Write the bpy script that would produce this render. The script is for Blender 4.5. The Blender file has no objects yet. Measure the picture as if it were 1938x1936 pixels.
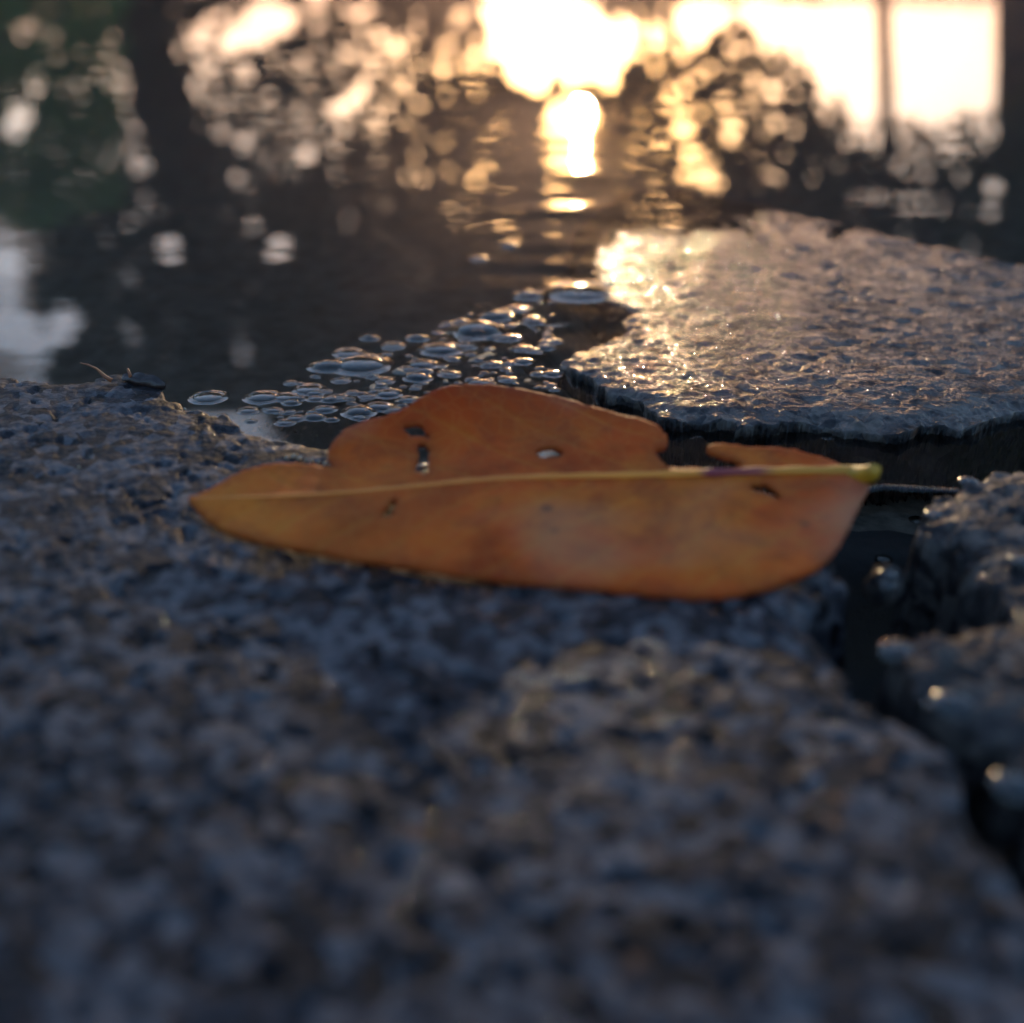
import bpy, math, random
import numpy as np
from mathutils import Vector, geometry

R = math.radians
random.seed(5)
rng = np.random.default_rng(5)
C = bpy.context.scene.collection
sc = bpy.context.scene

# ------------------------------------------------------------------ camera
W_, H_ = 1938.0, 1936.0
F_ = 2180.0                       # focal length in photograph pixels
PITCH = math.atan((968 + 150) / F_)
CAMH = 0.0248                     # a phone lens held 2.5 cm above the stones
cam_d = bpy.data.cameras.new('camera')
cam = bpy.data.objects.new('camera', cam_d); C.objects.link(cam)
cam.location = (0, 0, CAMH)
cam.rotation_euler = (math.pi / 2 - PITCH, 0, 0)
cam_d.sensor_width = 36; cam_d.lens = 36 * F_ / W_
cam_d.clip_start = 0.001; cam_d.clip_end = 2000
cam_d.dof.use_dof = True
cam_d.dof.focus_distance = 0.069
cam_d.dof.aperture_fstop = cam_d.lens / 1.40
sc.camera = cam

# ------------------------------------------------------------------ sky, sun, exposure
SUN_EL, SUN_AZ = R(7.75), R(3.35)  # azimuth clockwise from +Y
world = bpy.data.worlds.new('World'); sc.world = world
world.use_nodes = True
wn = world.node_tree.nodes; wl = world.node_tree.links
bg = wn['Background']
sky = wn.new('ShaderNodeTexSky'); sky.sky_type = 'NISHITA'
sky.sun_disc = False
sky.sun_elevation = SUN_EL; sky.sun_rotation = SUN_AZ
sky.air_density = 1.2; sky.dust_density = 0.6; sky.ozone_density = 3.2
tcw = wn.new('ShaderNodeTexCoord'); dt = wn.new('ShaderNodeVectorMath'); dt.operation = 'DOT_PRODUCT'
wl.new(tcw.outputs['Generated'], dt.inputs[0])
dt.inputs[1].default_value = (math.sin(SUN_AZ) * math.cos(SUN_EL), math.cos(SUN_AZ) * math.cos(SUN_EL), math.sin(SUN_EL))
mr = wn.new('ShaderNodeMapRange'); mr.inputs['From Min'].default_value = math.cos(R(16)); mr.inputs['From Max'].default_value = 1.0
wl.new(dt.outputs['Value'], mr.inputs['Value'])
pw = wn.new('ShaderNodeMath'); pw.operation = 'POWER'; pw.inputs[1].default_value = 5.0; wl.new(mr.outputs[0], pw.inputs[0])
gm = wn.new('ShaderNodeVectorMath'); gm.operation = 'SCALE'; gm.inputs[0].default_value = (120, 54, 9); wl.new(pw.outputs[0], gm.inputs['Scale'])
ad = wn.new('ShaderNodeVectorMath'); ad.operation = 'ADD'; wl.new(sky.outputs[0], ad.inputs[0]); wl.new(gm.outputs[0], ad.inputs[1])
wl.new(ad.outputs[0], bg.inputs[0]); bg.inputs[1].default_value = 0.15
sd = bpy.data.lights.new('sun', 'SUN'); sun = bpy.data.objects.new('sun', sd); C.objects.link(sun)
sd.energy = 2.0; sd.angle = R(0.5); sd.color = (1.0, 0.72, 0.40)
SUNV = Vector((math.sin(SUN_AZ) * math.cos(SUN_EL), math.cos(SUN_AZ) * math.cos(SUN_EL), math.sin(SUN_EL)))
sun.rotation_euler = (SUNV).to_track_quat('Z', 'Y').to_euler()
vs = sc.view_settings
vs.view_transform = 'Standard'; vs.look = 'None'; vs.gamma = 1.0; vs.exposure = 1.82
vs.use_curve_mapping = False
cy = sc.cycles
cy.use_denoising = True
cy.caustics_reflective = False; cy.caustics_refractive = False
cy.max_bounces = 8; cy.transparent_max_bounces = 12
cy.sample_clamp_direct = 0; cy.sample_clamp_indirect = 6

# ------------------------------------------------------------------ helpers
FW = np.array([0, math.cos(PITCH), -math.sin(PITCH)])
UP = np.array([0, math.sin(PITCH), math.cos(PITCH)])
RT = np.array([1.0, 0, 0])

def at(px, py, z=0.0):
    """where the line of sight through a photograph point meets the level z"""
    px = np.asarray(px, float); py = np.asarray(py, float)
    X = (px - 969) / F_; Y = (py - 968) / F_
    d = FW + X[..., None] * RT - Y[..., None] * UP
    t = (z - CAMH) / d[..., 2]
    return d * t[..., None] + np.array([0, 0, CAMH])

def azel(px, py):
    """compass direction and height angle of what the water mirrors at a photograph point"""
    X = (px - 969) / F_; Y = (py - 968) / F_
    d = FW + X * RT - Y * UP
    return math.atan2(d[0], d[1]), math.atan2(-d[2], math.hypot(d[0], d[1]))

def hashv(ix, iy, seed):
    h = (ix.astype(np.int64) * 374761393 + iy.astype(np.int64) * 668265263 + seed * 982451653) & 0x7fffffff
    h = ((h ^ (h >> 13)) * 1274126177) & 0x7fffffff
    h = h ^ (h >> 16)
    return (h & 0xffff) / 65535.0

def vnoise(x, y, seed=0):
    ix = np.floor(x); iy = np.floor(y)
    fx = x - ix; fy = y - iy
    fx = fx * fx * fx * (fx * (fx * 6 - 15) + 10); fy = fy * fy * fy * (fy * (fy * 6 - 15) + 10)
    a = hashv(ix, iy, seed); b = hashv(ix + 1, iy, seed)
    c = hashv(ix, iy + 1, seed); d = hashv(ix + 1, iy + 1, seed)
    return (a + (b - a) * fx) * (1 - fy) + (c + (d - c) * fx) * fy - 0.5

def fbm(x, y, scale, octs=3, seed=0, gain=0.5):
    s = np.zeros_like(x); a = 1.0
    for k in range(octs):
        ca, sa = math.cos(0.7 * k + seed), math.sin(0.7 * k + seed)
        X = (x * ca - y * sa) / scale + 17.3 * k; Y = (x * sa + y * ca) / scale + 5.1 * k
        s = s + a * vnoise(X, Y, seed + k * 7)
        a *= gain; scale /= 2.1
    return s

def worley(x, y, cell, seed=0):
    """rounded pebbly relief, 1 on top of each grain and 0 in the creases"""
    X = x / cell; Y = y / cell
    ix = np.floor(X); iy = np.floor(Y); best = np.full(x.shape, 9.0)
    for dx in (-1, 0, 1):
        for dy in (-1, 0, 1):
            jx = ix + dx; jy = iy + dy
            px = jx + hashv(jx, jy, seed); py = jy + hashv(jx, jy, seed + 5)
            best = np.minimum(best, (X - px) ** 2 + (Y - py) ** 2)
    return np.clip(1 - best * 1.3, 0, 1)

def sdf(pts, poly):
    """signed distance to a polygon, positive inside"""
    best = np.full(len(pts), 1e9); ins = np.zeros(len(pts), bool)
    n = len(poly)
    for i in range(n):
        a = poly[i]; b = poly[(i + 1) % n]; ab = b - a
        t = np.clip(((pts - a) @ ab) / (ab @ ab), 0, 1)
        q = a + t[:, None] * ab
        best = np.minimum(best, np.hypot(*(pts - q).T))
        cond = (a[1] > pts[:, 1]) != (b[1] > pts[:, 1])
        xi = a[0] + (pts[:, 1] - a[1]) * ab[0] / (ab[1] if ab[1] != 0 else 1e-12)
        ins ^= cond & (pts[:, 0] < xi)
    return np.where(ins, best, -best)

def smooth(a, b, x):
    t = np.clip((x - a) / (b - a), 0, 1)
    return t * t * (3 - 2 * t)

def mesh_obj(name, verts, faces, mat, parent=None, flat=False):
    me = bpy.data.meshes.new(name)
    verts = np.asarray(verts, dtype=np.float32)
    faces = np.asarray(faces, dtype=np.int32)
    me.vertices.add(len(verts)); me.vertices.foreach_set('co', verts.ravel())
    k = faces.shape[1]
    me.loops.add(faces.size); me.loops.foreach_set('vertex_index', faces.ravel())
    me.polygons.add(len(faces))
    me.polygons.foreach_set('loop_start', np.arange(0, faces.size, k, dtype=np.int32))
    me.polygons.foreach_set('loop_total', np.full(len(faces), k, dtype=np.int32))
    me.polygons.foreach_set('use_smooth', np.full(len(faces), not flat))
    me.update(calc_edges=True); me.validate()
    o = bpy.data.objects.new(name, me); C.objects.link(o)
    if mat: me.materials.append(mat)
    if parent: o.parent = parent
    return o

def tag(o, label=None, cat=None, group=None, kind=None):
    if label: o['label'] = label
    if cat: o['category'] = cat
    if group: o['group'] = group
    if kind: o['kind'] = kind
    return o

def empty(name, loc=(0, 0, 0)):
    o = bpy.data.objects.new(name, None); C.objects.link(o); o.location = loc
    o.empty_display_size = 0.005
    return o

def tube(path, radii, seg=12, bumps=0.0, cap=True):
    path = [Vector(p) for p in path]
    vs_, fs = [], []
    n = len(path)
    ref = Vector((0.31, 0.17, 0.93)).normalized()
    for i, p in enumerate(path):
        t = (path[min(i + 1, n - 1)] - path[max(i - 1, 0)]).normalized()
        u = t.cross(ref)
        if u.length < 1e-3: u = t.cross(Vector((1, 0, 0)))
        u.normalize(); v = t.cross(u)
        for k in range(seg):
            a = 2 * math.pi * k / seg
            r = radii[i] * (1 + bumps * math.sin(3 * a + i * 0.9) + bumps * random.uniform(-.6, .6))
            vs_.append(p + (u * math.cos(a) + v * math.sin(a)) * r)
    for i in range(n - 1):
        for k in range(seg):
            a = i * seg + k; b = i * seg + (k + 1) % seg
            fs.append((a, b, b + seg, a + seg))
    if cap:
        for base, p in ((0, path[0]), ((n - 1) * seg, path[-1])):
            c = len(vs_); vs_.append(p)
            for k in range(seg):
                a = base + k; b = base + (k + 1) % seg
                fs.append((a, b, c, c) if base else (b, a, c, c))
    q = [f for f in fs if f[2] != f[3]]; t3 = [f[:3] for f in fs if f[2] == f[3]]
    return [tuple(v) for v in vs_], q, t3

def from_py(name, vs_, faces, mat, parent=None, smooth_=True):
    me = bpy.data.meshes.new(name); me.from_pydata([tuple(v) for v in vs_], [], faces); me.update()
    me.polygons.foreach_set('use_smooth', [smooth_] * len(me.polygons))
    o = bpy.data.objects.new(name, me); C.objects.link(o)
    if mat: me.materials.append(mat)
    if parent: o.parent = parent
    return o

def tube_obj(name, path, radii, mat, parent=None, seg=12, bumps=0.0):
    v, q, t = tube(path, radii, seg, bumps)
    return from_py(name, v, q + t, mat, parent)

# ------------------------------------------------------------------ materials
class NT:
    def __init__(s, name):
        s.m = bpy.data.materials.new(name); s.m.use_nodes = True
        s.n = s.m.node_tree.nodes; s.l = s.m.node_tree.links
        s.n.clear()
        s.out = s.n.new('ShaderNodeOutputMaterial')
        s.tc = s.n.new('ShaderNodeTexCoord')
    def add(s, t, **kw):
        nd = s.n.new(t)
        for k, v in kw.items(): setattr(nd, k, v)
        return nd
    def link(s, a, b): s.l.new(a, b)
    def noise(s, scale, detail=3, rough=0.5, vec=None, dist=0.0):
        nd = s.n.new('ShaderNodeTexNoise')
        nd.inputs['Scale'].default_value = scale; nd.inputs['Detail'].default_value = detail
        nd.inputs['Roughness'].default_value = rough; nd.inputs['Distortion'].default_value = dist
        s.l.new(vec or s.tc.outputs['Object'], nd.inputs['Vector'])
        return nd.outputs['Fac']
    def voro(s, scale, feature='F1', vec=None, out='Distance', smooth=None):
        nd = s.n.new('ShaderNodeTexVoronoi'); nd.feature = feature
        nd.inputs['Scale'].default_value = scale
        if smooth is not None: nd.inputs['Smoothness'].default_value = smooth
        s.l.new(vec or s.tc.outputs['Object'], nd.inputs['Vector'])
        return nd.outputs[out]
    def ramp(s, fac, stops, interp='LINEAR'):
        nd = s.n.new('ShaderNodeValToRGB'); cr = nd.color_ramp; cr.interpolation = interp
        while len(cr.elements) < len(stops): cr.elements.new(0.5)
        for e, (p, c) in zip(cr.elements, stops):
            e.position = p; e.color = (*c, 1) if len(c) == 3 else c
        s.l.new(fac, nd.inputs[0]); return nd.outputs[0]
    def mix(s, fac, a, b, mode='MIX'):
        nd = s.n.new('ShaderNodeMix'); nd.data_type = 'RGBA'; nd.blend_type = mode
        for inp, v in ((nd.inputs[0], fac), (nd.inputs[6], a), (nd.inputs[7], b)):
            if isinstance(v, (int, float)): inp.default_value = v
            elif isinstance(v, tuple): inp.default_value = (*v, 1)
            else: s.l.new(v, inp)
        return nd.outputs[2]
    def math(s, op, a, b=0.0, clamp=False):
        nd = s.n.new('ShaderNodeMath'); nd.operation = op; nd.use_clamp = clamp
        for inp, v in ((nd.inputs[0], a), (nd.inputs[1], b)):
            if isinstance(v, (int, float)): inp.default_value = v
            else: s.l.new(v, inp)
        return nd.outputs[0]
    def bump(s, h, dist, strength=1.0, normal=None):
        nd = s.n.new('ShaderNodeBump'); nd.inputs['Strength'].default_value = strength
        nd.inputs['Distance'].default_value = dist
        s.l.new(h, nd.inputs['Height'])
        if normal: s.l.new(normal, nd.inputs['Normal'])
        return nd.outputs[0]

def stone_mat(name, dark, mid, light, wet, rough, tint_scale=90):
    t = NT(name)
    grain = t.noise(1500, 4, 0.6)
    cell = t.voro(1100, out='Color')
    sep = t.add('ShaderNodeSeparateColor'); t.link(cell, sep.inputs[0])
    col = t.ramp(t.math('ADD', t.math('MULTIPLY', grain, 0.65), t.math('MULTIPLY', sep.outputs[0], 0.38)),
                 [(0.30, dark), (0.50, mid), (0.70, light)])
    patch = t.noise(tint_scale, 3, 0.5)
    col = t.mix(t.math('MULTIPLY', t.ramp(patch, [(0.38, (0, 0, 0)), (0.62, (1, 1, 1))]), 0.45), col,
                t.mix(0.4, col, (0.045, 0.034, 0.028)))
    spots = t.ramp(t.voro(420), [(0.10, (1, 1, 1)), (0.22, (0, 0, 0))])
    rs = t.ramp(t.noise(260, 2), [(0.55, (0, 0, 0)), (0.6, (1, 1, 1))])
    col = t.mix(t.math('MULTIPLY', t.math('MULTIPLY', spots, rs), 0.5), col, (0.22, 0.10, 0.05))
    b = t.add('ShaderNodeBsdfPrincipled')
    t.link(col, b.inputs['Base Color'])
    hb = t.math('ADD', t.noise(1900, 5, 0.62), t.math('MULTIPLY', t.voro(800), -0.7))
    n1 = t.bump(hb, 0.00022, 0.9)
    t.link(n1, b.inputs['Normal'])
    b.inputs['Roughness'].default_value = rough
    b.inputs['Specular IOR Level'].default_value = 0.0 if wet > 0.8 else 0.05
    # the film of water on the stone follows the coarser relief only
    t.link(t.math('MULTIPLY', t.ramp(t.noise(380, 3, 0.6), [(0.3, (.35, .35, .35)), (0.55, (1, 1, 1))]), wet), b.inputs['Coat Weight'])
    b.inputs['Coat IOR'].default_value = 1.33
    b.inputs['Coat Roughness'].default_value = 0.035
    v2 = t.voro(900, 'SMOOTH_F1', smooth=0.6)
    n2 = t.bump(t.math('ADD', t.math('MULTIPLY', v2, -1.0), t.math('MULTIPLY', t.noise(1700, 4, 0.7), 1.3)), 0.00013, 0.8)
    t.link(n2, b.inputs['Coat Normal'])
    t.link(b.outputs[0], t.out.inputs[0])
    return t.m

M = {}
M['stone_near'] = stone_mat('granite_damp', (0.003, 0.003, 0.004), (0.021, 0.021, 0.027), (0.100, 0.094, 0.102), 0.25, 0.6)
M['stone_wet'] = stone_mat('granite_wet', (0.008, 0.008, 0.01), (0.03, 0.028, 0.03), (0.09, 0.075, 0.065), 1.0, 0.75)
M['stone_side'] = stone_mat('granite_side', (0.008, 0.007, 0.009), (0.032, 0.028, 0.030), (0.10, 0.082, 0.074), 0.4, 0.6)

def water_mat(name, ripple=True, ior=1.333, rough=0.03):
    t = NT(name)
    fr = t.add('ShaderNodeFresnel'); fr.inputs['IOR'].default_value = ior
    gl = t.add('ShaderNodeBsdfGlossy'); gl.inputs['Roughness'].default_value = 0.004 if ripple else rough
    gl.inputs['Color'].default_value = (1, 1, 1, 1)
    tr = t.add('ShaderNodeBsdfTransparent'); tr.inputs['Color'].default_value = (0.74, 0.71, 0.66, 1)
    mx = t.add('ShaderNodeMixShader')
    if ripple:
        mp = t.add('ShaderNodeMapping'); mp.inputs['Scale'].default_value = (0.4, 1.7, 1.0)
        t.link(t.tc.outputs['Object'], mp.inputs[0])
        h = t.math('ADD', t.noise(120, 0.4, 0.5, mp.outputs[0]), t.math('MULTIPLY', t.noise(500, 1, 0.5, mp.outputs[0]), 0.05))
        at_ = t.add('ShaderNodeAttribute'); at_.attribute_name = 'ripple'
        nb = t.bump(t.math('MULTIPLY', h, at_.outputs['Fac']), 0.00003, 1.0)
        t.link(nb, fr.inputs['Normal']); t.link(nb, gl.inputs['Normal'])
    t.link(fr.outputs[0], mx.inputs[0]); t.link(tr.outputs[0], mx.inputs[1]); t.link(gl.outputs[0], mx.inputs[2])
    t.link(mx.outputs[0], t.out.inputs[0])
    return t.m
M['water'] = water_mat('puddle_water')
M['droplet'] = water_mat('droplet_water', False, 1.6, 0.16)
M['bubble'] = water_mat('bubble_film', False, 1.55)

def ground_mat():
    t = NT('wet_earth')
    g = t.noise(480, 6, 0.65); big = t.noise(40, 3, 0.5)
    c1 = t.ramp(g, [(0.35, (0.022, 0.019, 0.015)), (0.62, (0.19, 0.15, 0.12))])
    c2 = t.ramp(t.noise(3, 4, 0.6), [(0.4, (0.035, 0.05, 0.015)), (0.6, (0.08, 0.06, 0.035))])
    ln = t.add('ShaderNodeVectorMath'); ln.operation = 'LENGTH'; t.link(t.tc.outputs['Object'], ln.inputs[0])
    far = t.math('SUBTRACT', ln.outputs['Value'], 1.5, True)
    col = t.mix(far, t.mix(t.math('MULTIPLY', big, 0.4), c1, (0.10, 0.085, 0.05)), c2)
    # ground near the camera painted almost black for the shade deep in the joint
    sy = t.add('ShaderNodeSeparateXYZ'); t.link(t.tc.outputs['Object'], sy.inputs[0])
    crack_shade = t.math('MULTIPLY', t.math('GREATER_THAN', t.math('ADD', 0.0565, t.math('MULTIPLY', t.noise(300, 2), 0.002)), sy.outputs[1]), 1.0)
    col = t.mix(crack_shade, col, (0.012, 0.010, 0.010))
    b = t.add('ShaderNodeBsdfPrincipled'); t.link(col, b.inputs['Base Color']); b.inputs['Roughness'].default_value = 0.7
    t.link(t.bump(g, 0.0003, 0.8), b.inputs['Normal'])
    t.link(b.outputs[0], t.out.inputs[0]); return t.m
M['ground'] = ground_mat()

def leafy_mat(name, c0, c1, trans=0.45):
    t = NT(name)
    oi = t.add('ShaderNodeNewGeometry')
    col = t.ramp(oi.outputs['Random Per Island'], [(0.0, c0), (1.0, c1)])
    d = t.add('ShaderNodeBsdfDiffuse'); tl = t.add('ShaderNodeBsdfTranslucent')
    gs = t.add('ShaderNodeBsdfGlossy'); gs.inputs['Roughness'].default_value = 0.4
    t.link(col, d.inputs[0]); t.link(t.mix(0.5, col, (0.20, 0.16, 0.02)), tl.inputs[0])
    m1 = t.add('ShaderNodeMixShader'); m1.inputs[0].default_value = trans
    t.link(d.outputs[0], m1.inputs[1]); t.link(tl.outputs[0], m1.inputs[2])
    m2 = t.add('ShaderNodeMixShader'); m2.inputs[0].default_value = 0.06
    t.link(m1.outputs[0], m2.inputs[1]); t.link(gs.outputs[0], m2.inputs[2])
    t.link(m2.outputs[0], t.out.inputs[0]); return t.m
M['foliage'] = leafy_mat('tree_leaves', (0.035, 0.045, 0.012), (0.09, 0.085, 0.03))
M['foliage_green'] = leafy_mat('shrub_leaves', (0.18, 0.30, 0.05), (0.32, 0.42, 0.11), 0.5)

def bark_mat():
    t = NT('bark')
    mp = t.add('ShaderNodeMapping'); mp.inputs['Scale'].default_value = (1, 1, 0.2)
    t.link(t.tc.outputs['Object'], mp.inputs[0])
    n = t.noise(30, 5, 0.6, mp.outputs[0])
    b = t.add('ShaderNodeBsdfPrincipled'); b.inputs['Roughness'].default_value = 0.9
    t.link(t.ramp(n, [(0.35, (0.03, 0.02, 0.018)), (0.7, (0.11, 0.08, 0.07))]), b.inputs['Base Color'])
    t.link(t.bump(n, 0.02, 0.8), b.inputs['Normal'])
    t.link(b.outputs[0], t.out.inputs[0]); return t.m
M['bark'] = bark_mat()

def plain(name, col, rough=0.5, noise_scale=2000, var=0.35, bump=0.00005):
    t = NT(name)
    n = t.noise(noise_scale, 4, 0.6)
    b = t.add('ShaderNodeBsdfPrincipled'); b.inputs['Roughness'].default_value = rough
    t.link(t.ramp(n, [(0.3, tuple(c * (1 - var) for c in col)), (0.7, tuple(min(1, c * (1 + var)) for c in col))]), b.inputs['Base Color'])
    t.link(t.bump(n, bump, 0.6), b.inputs['Normal'])
    t.link(b.outputs[0], t.out.inputs[0]); return t.m

# ------------------------------------------------------------------ ground and water
WZ = -0.0018                       # level of the puddle
BEDPOLY_PX = [(520, 800), (430, 760), (560, 735), (640, 690), (760, 620), (880, 570), (1000, 520), (1060, 470),
              (1120, 500), (1110, 600), (1060, 680), (1150, 740), (1150, 830), (800, 860)]
bedpoly = at(*np.array(BEDPOLY_PX, float).T, WZ)[:, :2]

def build_ground():
    radii = np.concatenate([np.linspace(0.015, 0.16, 300), np.geomspace(0.1605, 2.0, 160), np.geomspace(2.1, 700, 60)])
    th_f = np.linspace(R(-40), R(40), 460)
    th_r = np.linspace(R(40), R(320), 60)[1:-1]
    th = np.concatenate([th_f, th_r])
    rr, tt = np.meshgrid(radii, th, indexing='ij')
    x = rr * np.sin(tt); y = rr * np.cos(tt)
    p = np.stack([x.ravel(), y.ravel()], 1)
    s = sdf(p, bedpoly).reshape(x.shape)
    z = -0.0062 + 0.0012 * fbm(x, y, 0.012, 3, 3)
    rise = smooth(-0.004, 0.004, s)
    z = z + rise * (0.0041 - 0.0012 * fbm(x, y, 0.012, 3, 3))
    grains = fbm(x, y, 0.0016, 3, 11, 0.55)
    z = z + smooth(-0.004, 0.004, s) * 0.0007 * grains
    z = z - 0.006 * smooth(0.0555, 0.0515, y) * smooth(0.3, 0.2, rr)
    z = z + smooth(0.9, 1.6, rr) * (0.007 + 0.02 * fbm(x, y, 0.5, 3, 5)) + smooth(3, 30, rr) * 0.05 * fbm(x, y, 5, 2, 8)
    n, m = x.shape
    V = np.stack([x, y, z], -1).reshape(-1, 3)
    i, j = np.meshgrid(np.arange(n - 1), np.arange(m), indexing='ij')
    a = (i * m + j).ravel(); b = (i * m + (j + 1) % m).ravel()
    Fc = np.stack([a, a + m, b + m, b], 1)
    # the small disc under the camera closes the sheet
    c = len(V)
    V = np.vstack([V, [[0, 0, -0.006]]])
    o = mesh_obj('ground', V, Fc, M['ground'])
    return tag(o, 'dark wet earth under the puddle and out to the trees', 'ground', kind='structure')
build_ground()

def build_water():
    n = 120
    ynear = at(1650, 988, WZ)[1]
    xs = np.linspace(-1.0, 1.0, 301); xs = np.sign(xs) * np.abs(xs) ** 2
    ys = np.concatenate([ynear + np.linspace(0, 0.0016, 24), np.geomspace(ynear + 0.002, 1.35, 100)])
    x, y = np.meshgrid(xs, ys, indexing='ij')
    yb = y + 0.0012 * smooth(0.0, 1.0, (ynear + 0.006 - y) / 0.006) * 2 * fbm(x, y * 0, 0.006, 2, 77)
    yb = yb + 0.45 * np.clip(x - 0.0135, 0, 0.006) * smooth(0.006, 0.0, y - ynear)
    # the near rim of the water holds itself up in a rounded lip
    z = WZ + 0.00013 * np.exp(-((y - ynear - 0.0007) / 0.00045) ** 2) - 0.0012 * smooth(0.0004, 0.0, y - ynear)
    V = np.stack([x, yb, z], -1).reshape(-1, 3)
    n = len(ys)
    i, j = np.meshgrid(np.arange(len(xs) - 1), np.arange(n - 1), indexing='ij')
    a = (i * n + j).ravel()
    gl = at(1085, np.array([275, 330, 400, 470, 530, 580.]), WZ)[:, :2]
    dmin = np.min([np.hypot(yb * 0.35 - g[1] * 0.35, (x - g[0])) for g in gl], 0)
    rip = 0.2 + 0.8 * smooth(0.14, 0.08, y) + 10.0 * np.exp(-(dmin / 0.006) ** 2)
    o = mesh_obj('puddle_water', V, np.stack([a, a + n, a + n + 1, a + 1], 1), M['water'])
    ra = o.data.attributes.new('ripple', 'FLOAT', 'POINT'); ra.data.foreach_set('value', rip.ravel().astype(np.float32))
    return tag(o, 'still shallow rain water lying between and behind the stones', 'puddle', kind='structure')
build_water()

# ------------------------------------------------------------------ stones
def build_stone(name, poly_px, mat, topz, step, label, tilt=None, amp=0.00022, grain=0.0011, seed=1, depth=0.0062,
                shoulder=0.0007, edge_rough=0.0007, dents=(), relief=None, under=0.0):
    poly = at(*np.array(poly_px, float).T, topz)[:, :2]
    pp = np.array(poly_px, float)
    x0, x1 = max(pp[:, 0].min() - 60, -900), min(pp[:, 0].max() + 60, 2900)
    y0, y1 = pp[:, 1].min() - 40, pp[:, 1].max() + 60
    gx = np.arange(x0, x1, step); gy = np.arange(y0, y1, step * 0.75)
    px, py = np.meshgrid(gx, gy, indexing='ij')
    P = at(px, py, topz); x = P[..., 0]; y = P[..., 1]
    s = sdf(np.stack([x.ravel(), y.ravel()], 1), poly).reshape(x.shape)
    s = s + edge_rough * fbm(x, y, 0.0022, 4, seed + 40, 0.55) * 1.6
    if relief: z = topz + relief(x, y)
    else:
        z = topz + 0.0002 * fbm(x, y, 0.014, 2, seed) + amp * fbm(x, y, grain * 2.2, 4, seed + 3, 0.7) * 1.3
        z = z + amp * 0.5 * worley(x, y, grain * 0.8, seed)
        pits = fbm(x, y, grain * 1.6, 3, seed + 9)
        z = z - amp * 3.2 * smooth(0.22, 0.5, pits)
    if tilt: z = z + tilt(x, y, px, py)
    for (dx, dy, dr, dd) in dents:
        q = at(dx, dy, topz); rr = np.hypot(x - q[0], (y - q[1]))
        z = z - dd * np.exp(-(rr / dr) ** 2)
    drop = smooth(0.0, 1.0, np.clip((shoulder * 0.6 - s) / shoulder, 0, 1.0)) ** 1.3
    z = z - drop * depth - 0.00035 * smooth(0.0022, 0.0, s) * (1 + 1.2 * fbm(x, y, 0.0015, 2, seed + 21))
    keep = s > -shoulder * 0.9
    if under:
        y = y + drop * under * (1.0 + 1.6 * fbm(x, z * 3, 0.0009, 3, 5))
    n, m = x.shape
    idx = np.arange(n * m).reshape(n, m)
    k4 = keep[:-1, :-1] | keep[1:, :-1] | keep[:-1, 1:] | keep[1:, 1:]
    a = idx[:-1, :-1][k4]; b = idx[1:, :-1][k4]; c = idx[1:, 1:][k4]; d = idx[:-1, 1:][k4]
    Fc = np.stack([a, d, c, b], 1)
    used = np.unique(Fc); remap = np.zeros(n * m, int); remap[used] = np.arange(len(used))
    V = np.stack([x, y, z], -1).reshape(-1, 3)[used]
    o = mesh_obj(name, V, remap[Fc], mat)
    return tag(o, label, 'stone')

A_PX = [(-1500, 640), (-400, 690), (0, 707), (120, 712), (225, 699), (290, 700), (335, 722), (355, 760), (420, 782), (500, 810), (560, 820),
        (640, 838), (760, 862), (900, 872), (1020, 880), (1120, 872), (1250, 892), (1400, 925), (1500, 955), (1560, 1010), (1595, 1090),
        (1570, 1180), (1600, 1270), (1650, 1325), (1762, 1362), (1828, 1462), (1900, 1585), (1975, 1700), (2200, 2000), (2400, 2400), (-1500, 2400)]
build_stone('stone_slab', A_PX, M['stone_near'], 0.0, 4.0, 'large grey granite stone in the foreground with the leaf lying on its far edge',
            amp=0.000068, grain=0.00058, seed=2, depth=0.006)
B_PX = [(2900, 760), (2200, 800), (1938, 872), (1860, 885), (1790, 925), (1748, 965), (1755, 1005), (1830, 1045), (1905, 1108), (1830, 1182),
        (1730, 1195), (1690, 1240), (1705, 1300), (1790, 1345), (1872, 1405), (1915, 1495), (1985, 1590), (2100, 1700), (2500, 2000), (2900, 2000)]
build_stone('stone_slab', B_PX, M['stone_side'], 0.0001, 4.0, 'brownish grey stone beyond the dark crack to the right of the leaf stem',
            amp=0.00012, grain=0.0007, seed=7, shoulder=0.0005, edge_rough=0.0010, depth=0.006)
C_PX = [(1062, 672), (1110, 712), (1170, 742), (1250, 783), (1400, 800), (1550, 797), (1700, 812), (1850, 792), (1938, 772), (2300, 715), (2900, 640),
        (2900, 640 - 80), (2500, 560), (2200, 520), (1938, 480), (1700, 425), (1500, 375), (1300, 335), (1180, 330), (1090, 400), (1080, 480),
        (1120, 545), (1180, 570), (1175, 605), (1110, 640)]
def tiltC(x, y, px, py):
    return (-0.00065 * smooth(0.063, 0.088, y) - 0.00060 * smooth(0.084, 0.14, y) - 0.0003 * smooth(0.105, 0.14, y) * smooth(0.03, 0.012, x)
            - 0.0006 * smooth(0.012, 0.001, x) * smooth(0.074, 0.088, y))
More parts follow.
